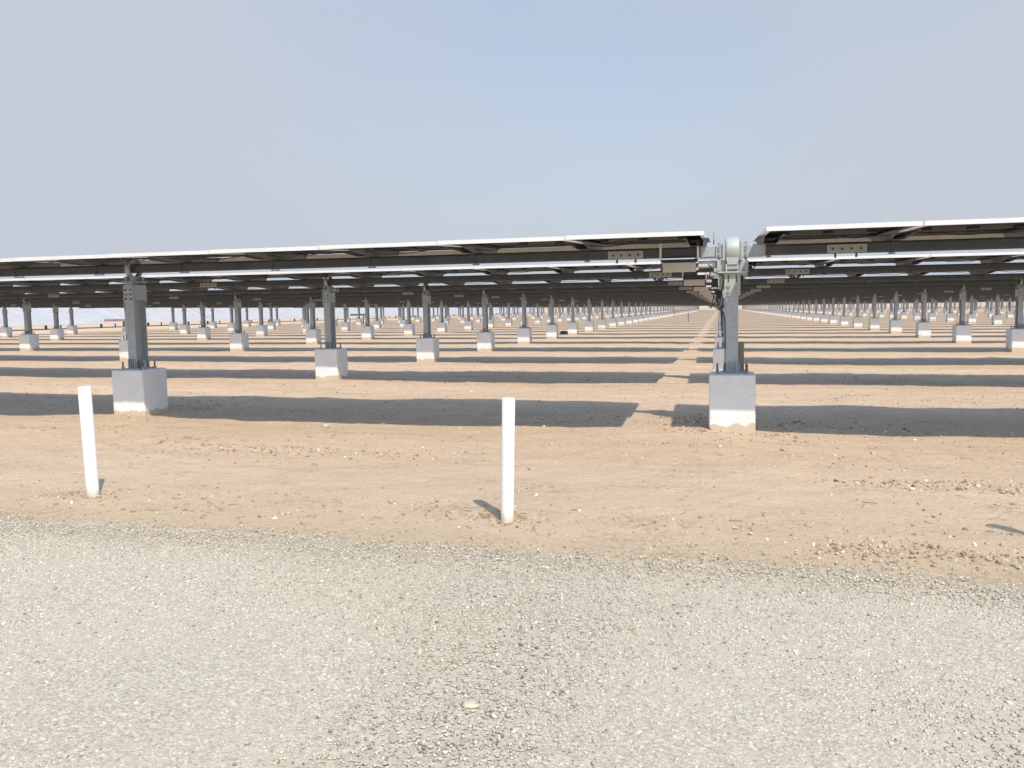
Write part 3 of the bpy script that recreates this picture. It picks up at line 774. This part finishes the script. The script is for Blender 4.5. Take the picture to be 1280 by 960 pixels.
def far_table_mesh(side):
    m = MB(); m.merge(TUBES[side])
    for i in range(NMOD):
        x = side * (GAP + (i + 0.5) * MOD)
        m.merge(GM, (x, 0, 0)); m.merge(FM, (x, 0, 0))
        for j in JM: m.merge(j, (x, 0, 0))
    for i in range(NMOD + 1): m.merge(RAIL, (side * (GAP + i * MOD), 0, 0)); m.merge(STRAP, (side * (GAP + i * MOD), 0, 0))
    for s in SPL: m.merge(splice_mb(side * s))
    m.box(min(side * 0.25, end_x(side)), max(side * 0.25, end_x(side)), 0.575, 0.60, 0.040, MZ0 - 0.001, 'rail')
    if side < 0: m.merge(CTRL); m.merge(COVER)
    return m.mesh('solar_table')
far_me = {-1: far_table_mesh(-1), 1: far_table_mesh(1)}
theta = -SLOPE
for side in (-1, 1):
    root0 = build_table(side); scan(root0); front = build_table(side, True)
    sd = 'left' if side < 0 else 'right'
    for k in range(NROWS):
        o = front if k == 0 else root0 if k == 1 else (copy_tree(root0) if k < 3 else link('solar_table', far_me[side]))
        tilt = (2.6 if side < 0 else 1.9) if k == 0 else 0.9 + random.uniform(-0.35, 0.35)
        o.location = (0, k * PITCH_Y, TUBE_Z + (random.uniform(-0.008, 0.008) if k else 0)); o.rotation_euler = (R(tilt), theta, 0)
        if k == 0: lab = 'nearest long solar panel table, %s of the large drive post, seen from beneath' % sd
        else: lab = 'solar panel table %s of the line of drive posts, %s row back' % (sd, ordn(k + 1))
        tag(o, lab, 'solar table', 'solar panel tables in parallel rows %s of the aisle' % sd)
for k in range(16, NROWS):
    o = link('solar_table', far_me[1], None, (49.0, k * PITCH_Y, TUBE_Z + float(plane_z(49.0))), (R(0.9), theta, 0))
    tag(o, 'distant solar panel table past the right end of the %s row back' % ordn(k + 1), 'solar table', 'far solar panel tables beyond the right field end')

# ------------------------------------------------------------------ array on the far left, tilted towards the rows
def left_array(L=28.8):
    n = int(L / 1.15); P = {}
    lo, hi = (0.0, 0.36), (-4.0, 2.19)      # (x,z) lower and upper edges
    def at(t, off=0.0):
        x = lo[0] + (hi[0] - lo[0]) * t; z = lo[1] + (hi[1] - lo[1]) * t
        nx, nz = 0.416, 0.909
        return (x + nx * off, z + nz * off)
    pan = MB(); fr = MB(); leg = []
    for r in range(2):
        a, b_ = at(r * 0.5 + 0.006), at(r * 0.5 + 0.494); a2, b2 = at(r * 0.5 + 0.006, -0.03), at(r * 0.5 + 0.494, -0.03)
        for i in range(n):
            y0, y1 = i * 1.15 + 0.01, i * 1.15 + 1.14
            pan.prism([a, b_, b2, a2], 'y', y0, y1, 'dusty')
        for t in (r * 0.5 + 0.002, r * 0.5 + 0.494):
            q0, q1, q2, q3 = at(t, 0.004), at(t + 0.004, 0.004), at(t + 0.004, -0.04), at(t, -0.04)
            fr.prism([q0, q1, q2, q3], 'y', 0, L, 'alu')
    tb = MB(); c = at(0.5, -0.15); tb.box(c[0] - 0.08, c[0] + 0.08, 0, L, c[1] - 0.08, c[1] + 0.08, 'darksteel')
    for i in range(5):
        l = MB(); y = 1.5 + i * 6.4
        l.box(c[0] - 0.07, c[0] + 0.07, y - 0.07, y + 0.07, -0.3, c[1] - 0.08, 'darksteel')
        q = at(0.12, -0.06); l.box(q[0] - 0.04, q[0] + 0.04, y - 0.04, y + 0.04, -0.3, q[1], 'darksteel')
        leg.append(l)
    return pan, fr, tb, leg
pan, frm, tb, legs = left_array()
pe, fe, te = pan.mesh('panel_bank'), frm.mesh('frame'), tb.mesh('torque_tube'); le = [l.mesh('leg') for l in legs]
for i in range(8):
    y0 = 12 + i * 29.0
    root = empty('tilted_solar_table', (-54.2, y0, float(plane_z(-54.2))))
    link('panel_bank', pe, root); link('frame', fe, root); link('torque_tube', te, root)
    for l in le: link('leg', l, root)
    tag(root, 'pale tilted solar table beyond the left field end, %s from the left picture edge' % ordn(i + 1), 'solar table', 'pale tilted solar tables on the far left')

# small things in the distance
def rack(x, y, h, w, label, mat):
    root = empty('steel_rack', (x, y, float(plane_z(x))), (0, 0, YAW))
    b = MB(); b.box(-w / 2, w / 2, -0.12, 0.12, h - 0.09, h + 0.07, mat); obj('beam', b, root)
    for xx in (-0.12, 0.35):
        p = MB(); p.box(xx - 0.05, xx + 0.05, -0.05, 0.05, -0.2, h - 0.09, 'darksteel'); obj('leg', p, root)
    return tag(root, label, 'steel rack')
rack(-36.9, 35.6, 0.80, 2.6, 'low rusty red beam on dark legs, far left past the last posts', 'rack')
rack(-34.0, 64.0, 0.85, 1.8, 'low dark steel rack on legs between far left posts', 'darksteel')
def stake(x, y, h, label):
    s = MB(); s.tube([(0, 0, -0.1), (0.01, 0, h)], [0.03, 0.022], 'darksteel', 6)
    s.box(-0.05, 0.07, -0.02, 0.02, h * 0.55, h * 0.62, 'darksteel')
    o = obj('ground_stake', s, None, False, (x, y, float(plane_z(x)))); return tag(o, label, 'stake')
stake(-2.62, 60.0, 0.75, 'thin dark stake standing in the open strip left of the drive posts')
stake(-5.6, 95.0, 0.9, 'more distant thin dark stake near the vanishing point of the left posts')
def lone_stone(name, x, y, s, mat, label, flat=0.6, seed=1):
    r_ = random.Random(seed); m = MB(); n = 9; vs = []; fs = []
    rings = [(-0.3, 0.8), (0.1, 1.0), (0.55, 0.75), (0.8, 0.3)]
    for z, rr in rings:
        for k in range(n):
            a = 2 * math.pi * k / n; q = rr * r_.uniform(0.7, 1.15); vs.append((s * q * math.cos(a), s * q * math.sin(a) * 0.8, s * flat * (z + r_.uniform(-.08, .08))))
    for i in range(len(rings) - 1):
        for k in range(n): fs.append((i * n + k, i * n + (k + 1) % n, (i + 1) * n + (k + 1) % n, (i + 1) * n + k))
    fs.append(tuple(range(len(vs) - n, len(vs)))); m.add(vs, fs, mat)
    g = float(max(ground_z(x, y), plane_z(x))) if y < ROAD_Y else float(ground_z(x, y))
    o = obj(name, m, None, True, (x, y, g)); return tag(o, label, 'stone')
lone_stone('pale_stone', -0.81, -5.79, 0.030, 'pale_stone', 'flat cream coloured stone lying in the gravel near the bottom middle', 0.22, 3)
lone_stone('soil_lump', -7.35, 29.9, 0.25, 'dark_stone', 'dark lump on the sand beside the seventh left post in the first column', 0.7, 5)
lone_stone('soil_lump', -4.15, -0.28, 0.05, 'pale_stone', 'small pale stone at the front edge of the nearest shadow band', 0.6, 8)

# distant trees near the vanishing point
def tree(x, y, h, label, seed):
    r_ = random.Random(seed); root = empty('tree', (x, y, float(plane_z(x))))
    tr = MB(); tr.tube([(0, 0, -0.3), (0.1, 0, h * 0.3), (0.0, 0.1, h * 0.6), (0.1, 0, h * 0.85)], [0.28, 0.2, 0.13, 0.05], 'bark', 7)
    for i in range(6):
        a = r_.uniform(0, 6.28); z = h * r_.uniform(0.3, 0.6); tr.tube([(0, 0, z), (math.cos(a) * h * 0.15, math.sin(a) * h * 0.15, z + h * 0.15), (math.cos(a) * h * 0.26, math.sin(a) * h * 0.26, z + h * 0.26)], [0.1, 0.06, 0.03], 'bark', 5)
    obj('trunk', tr, root)
    c = MB(); cl = [(r_.gauss(0, h * 0.2), r_.gauss(0, h * 0.2), h * r_.uniform(0.45, 0.95), h * r_.uniform(0.10, 0.18)) for _ in range(16)]
    for i in range(2600):
        cx_, cy_, cz, cr = r_.choice(cl); d = Vector((r_.gauss(0, 1), r_.gauss(0, 1), r_.gauss(0, 0.8))).normalized() * cr * r_.random() ** 0.4
        p = Vector((cx_, cy_, cz)) + d; a = Vector((r_.gauss(0, 1), r_.gauss(0, 1), r_.gauss(0, 1))).normalized(); b = a.orthogonal().normalized(); s = 0.16
        c.add([p - a * s, p + b * s * 0.6, p + a * s, p - b * s * 0.6], [(0, 1, 2, 3)], 'leaf')
    obj('crown', c, root); return tag(root, label, 'tree')
tree(-3.5, 300, 3.2, 'tiny bushy green tree far off at the end of the aisle, left one', 1)
tree(2.8, 312, 2.8, 'tiny bushy green tree far off at the end of the aisle, right one', 2)

# ------------------------------------------------------------------ dusty air
hz = MB(); hm, hnt, hb = new_mat('dusty_air'); hnt.nodes.remove(hb)
pv = hnt.nodes.new('ShaderNodeVolumePrincipled'); pv.inputs['Color'].default_value = (0.93, 0.93, 0.95, 1); pv.inputs['Density'].default_value = 0.0005
pv.inputs['Anisotropy'].default_value = 0.2
hnt.links.new(pv.outputs[0], hnt.nodes['Material Output'].inputs['Volume']); M['haze'] = hm
hz.box(-2500, 2500, -2500, 2500, -1.9, 7.5, 'haze')
tag(obj('haze', hz), 'thin pale dusty air over the whole solar field', 'haze', kind='stuff')

# ------------------------------------------------------------------ light, sky, camera
SH = (-0.462, 0.615)     # shadow offset per metre of height
elev = math.atan(1 / math.hypot(*SH))
to_sun = Vector((-SH[0], -SH[1], 1)).normalized()
sl = bpy.data.lights.new('sun', 'SUN'); sl.energy = 3.0; sl.angle = R(0.55); sl.color = (1.0, 0.895, 0.77)
so = bpy.data.objects.new('sun', sl); COL.objects.link(so)
so.rotation_euler = to_sun.to_track_quat('Z', 'Y').to_euler(); so.location = (0, -10, 20)
w = bpy.data.worlds.new('World'); scene.world = w; w.use_nodes = True; nt = w.node_tree
bg = nt.nodes['Background']; sky = nt.nodes.new('ShaderNodeTexSky'); sky.sky_type = 'NISHITA'; sky.sun_disc = False
sky.sun_elevation = elev; sky.sun_rotation = math.atan2(to_sun.x, to_sun.y)
sky.altitude = 0; sky.air_density = 1.0; sky.dust_density = 3.0; sky.ozone_density = 1.0
# dusty desert air: a pale veil lying unevenly over the clear sky
tc = nt.nodes.new('ShaderNodeTexCoord')
vf = ramp(nt, noise(nt, tc.outputs['Generated'], 1.6, 3, 0.5), [(0.35, 0.42), (0.65, 0.72)])
sx = nt.nodes.new('ShaderNodeSeparateXYZ'); nt.links.new(tc.outputs['Generated'], sx.inputs[0])
low = nt.nodes.new('ShaderNodeMapRange'); low.inputs['From Min'].default_value = 0.30; low.inputs['From Max'].default_value = 0.0
low.inputs['To Min'].default_value = 0.0; low.inputs['To Max'].default_value = 0.35; nt.links.new(sx.outputs['Z'], low.inputs[0])
dp = nt.nodes.new('ShaderNodeVectorMath'); dp.operation = 'DOT_PRODUCT'; dp.inputs[1].default_value = (math.cos(YAW), math.sin(YAW), 0)
nt.links.new(tc.outputs['Generated'], dp.inputs[0])
side_ = nt.nodes.new('ShaderNodeMapRange'); side_.inputs['From Min'].default_value = 0.12; side_.inputs['From Max'].default_value = 0.6; side_.inputs['To Max'].default_value = 0.45
nt.links.new(mth(nt, 'ABSOLUTE', mth(nt, 'SUBTRACT', dp.outputs['Value'], 0.12)), side_.inputs[0])
vf = mth(nt, 'ADD', mth(nt, 'ADD', vf, side_.outputs[0]), low.outputs[0], True)
zen = nt.nodes.new('ShaderNodeMapRange'); zen.inputs['From Min'].default_value = 0.33; zen.inputs['From Max'].default_value = 0.72
nt.links.new(sx.outputs['Z'], zen.inputs[0])
vcol = mixc(nt, zen.outputs[0], (2.62, 2.84, 3.20), (2.0, 3.3, 5.6))     # overhead sky, out of view, set bluer to cool the shade
veil = mixc(nt, vf, sky.outputs[0], vcol)
nt.links.new(veil, bg.inputs[0]); bg.inputs[1].default_value = 0.15
cam = bpy.data.cameras.new('camera'); co = bpy.data.objects.new('camera', cam); COL.objects.link(co)
cam.sensor_fit = 'HORIZONTAL'; cam.sensor_width = 36; cam.lens = F_PX / 1280 * 36
cam.shift_y = -SY / 1280
cam.clip_start = 0.05; cam.clip_end = 3000
Fv = Vector((-math.sin(YAW) * math.cos(PITCH), math.cos(YAW) * math.cos(PITCH), -math.sin(PITCH)))
Rv = Vector((math.cos(YAW), math.sin(YAW), 0)); Uv = Rv.cross(Fv)
c_, s_ = math.cos(-ROLL), math.sin(-ROLL)
R2 = Rv * c_ + Uv * s_; U2 = -Rv * s_ + Uv * c_
co.matrix_world = Matrix(((R2.x, U2.x, -Fv.x, CAM_X), (R2.y, U2.y, -Fv.y, CAM_Y), (R2.z, U2.z, -Fv.z, CAM_H), (0, 0, 0, 1)))
scene.camera = co
vs = scene.view_settings; vs.view_transform = 'Standard'; vs.look = 'None'; vs.exposure = 0.52; vs.gamma = 1.0; vs.use_curve_mapping = False
scene.render.engine = 'CYCLES'; scene.cycles.max_bounces = 6; scene.cycles.use_denoising = True
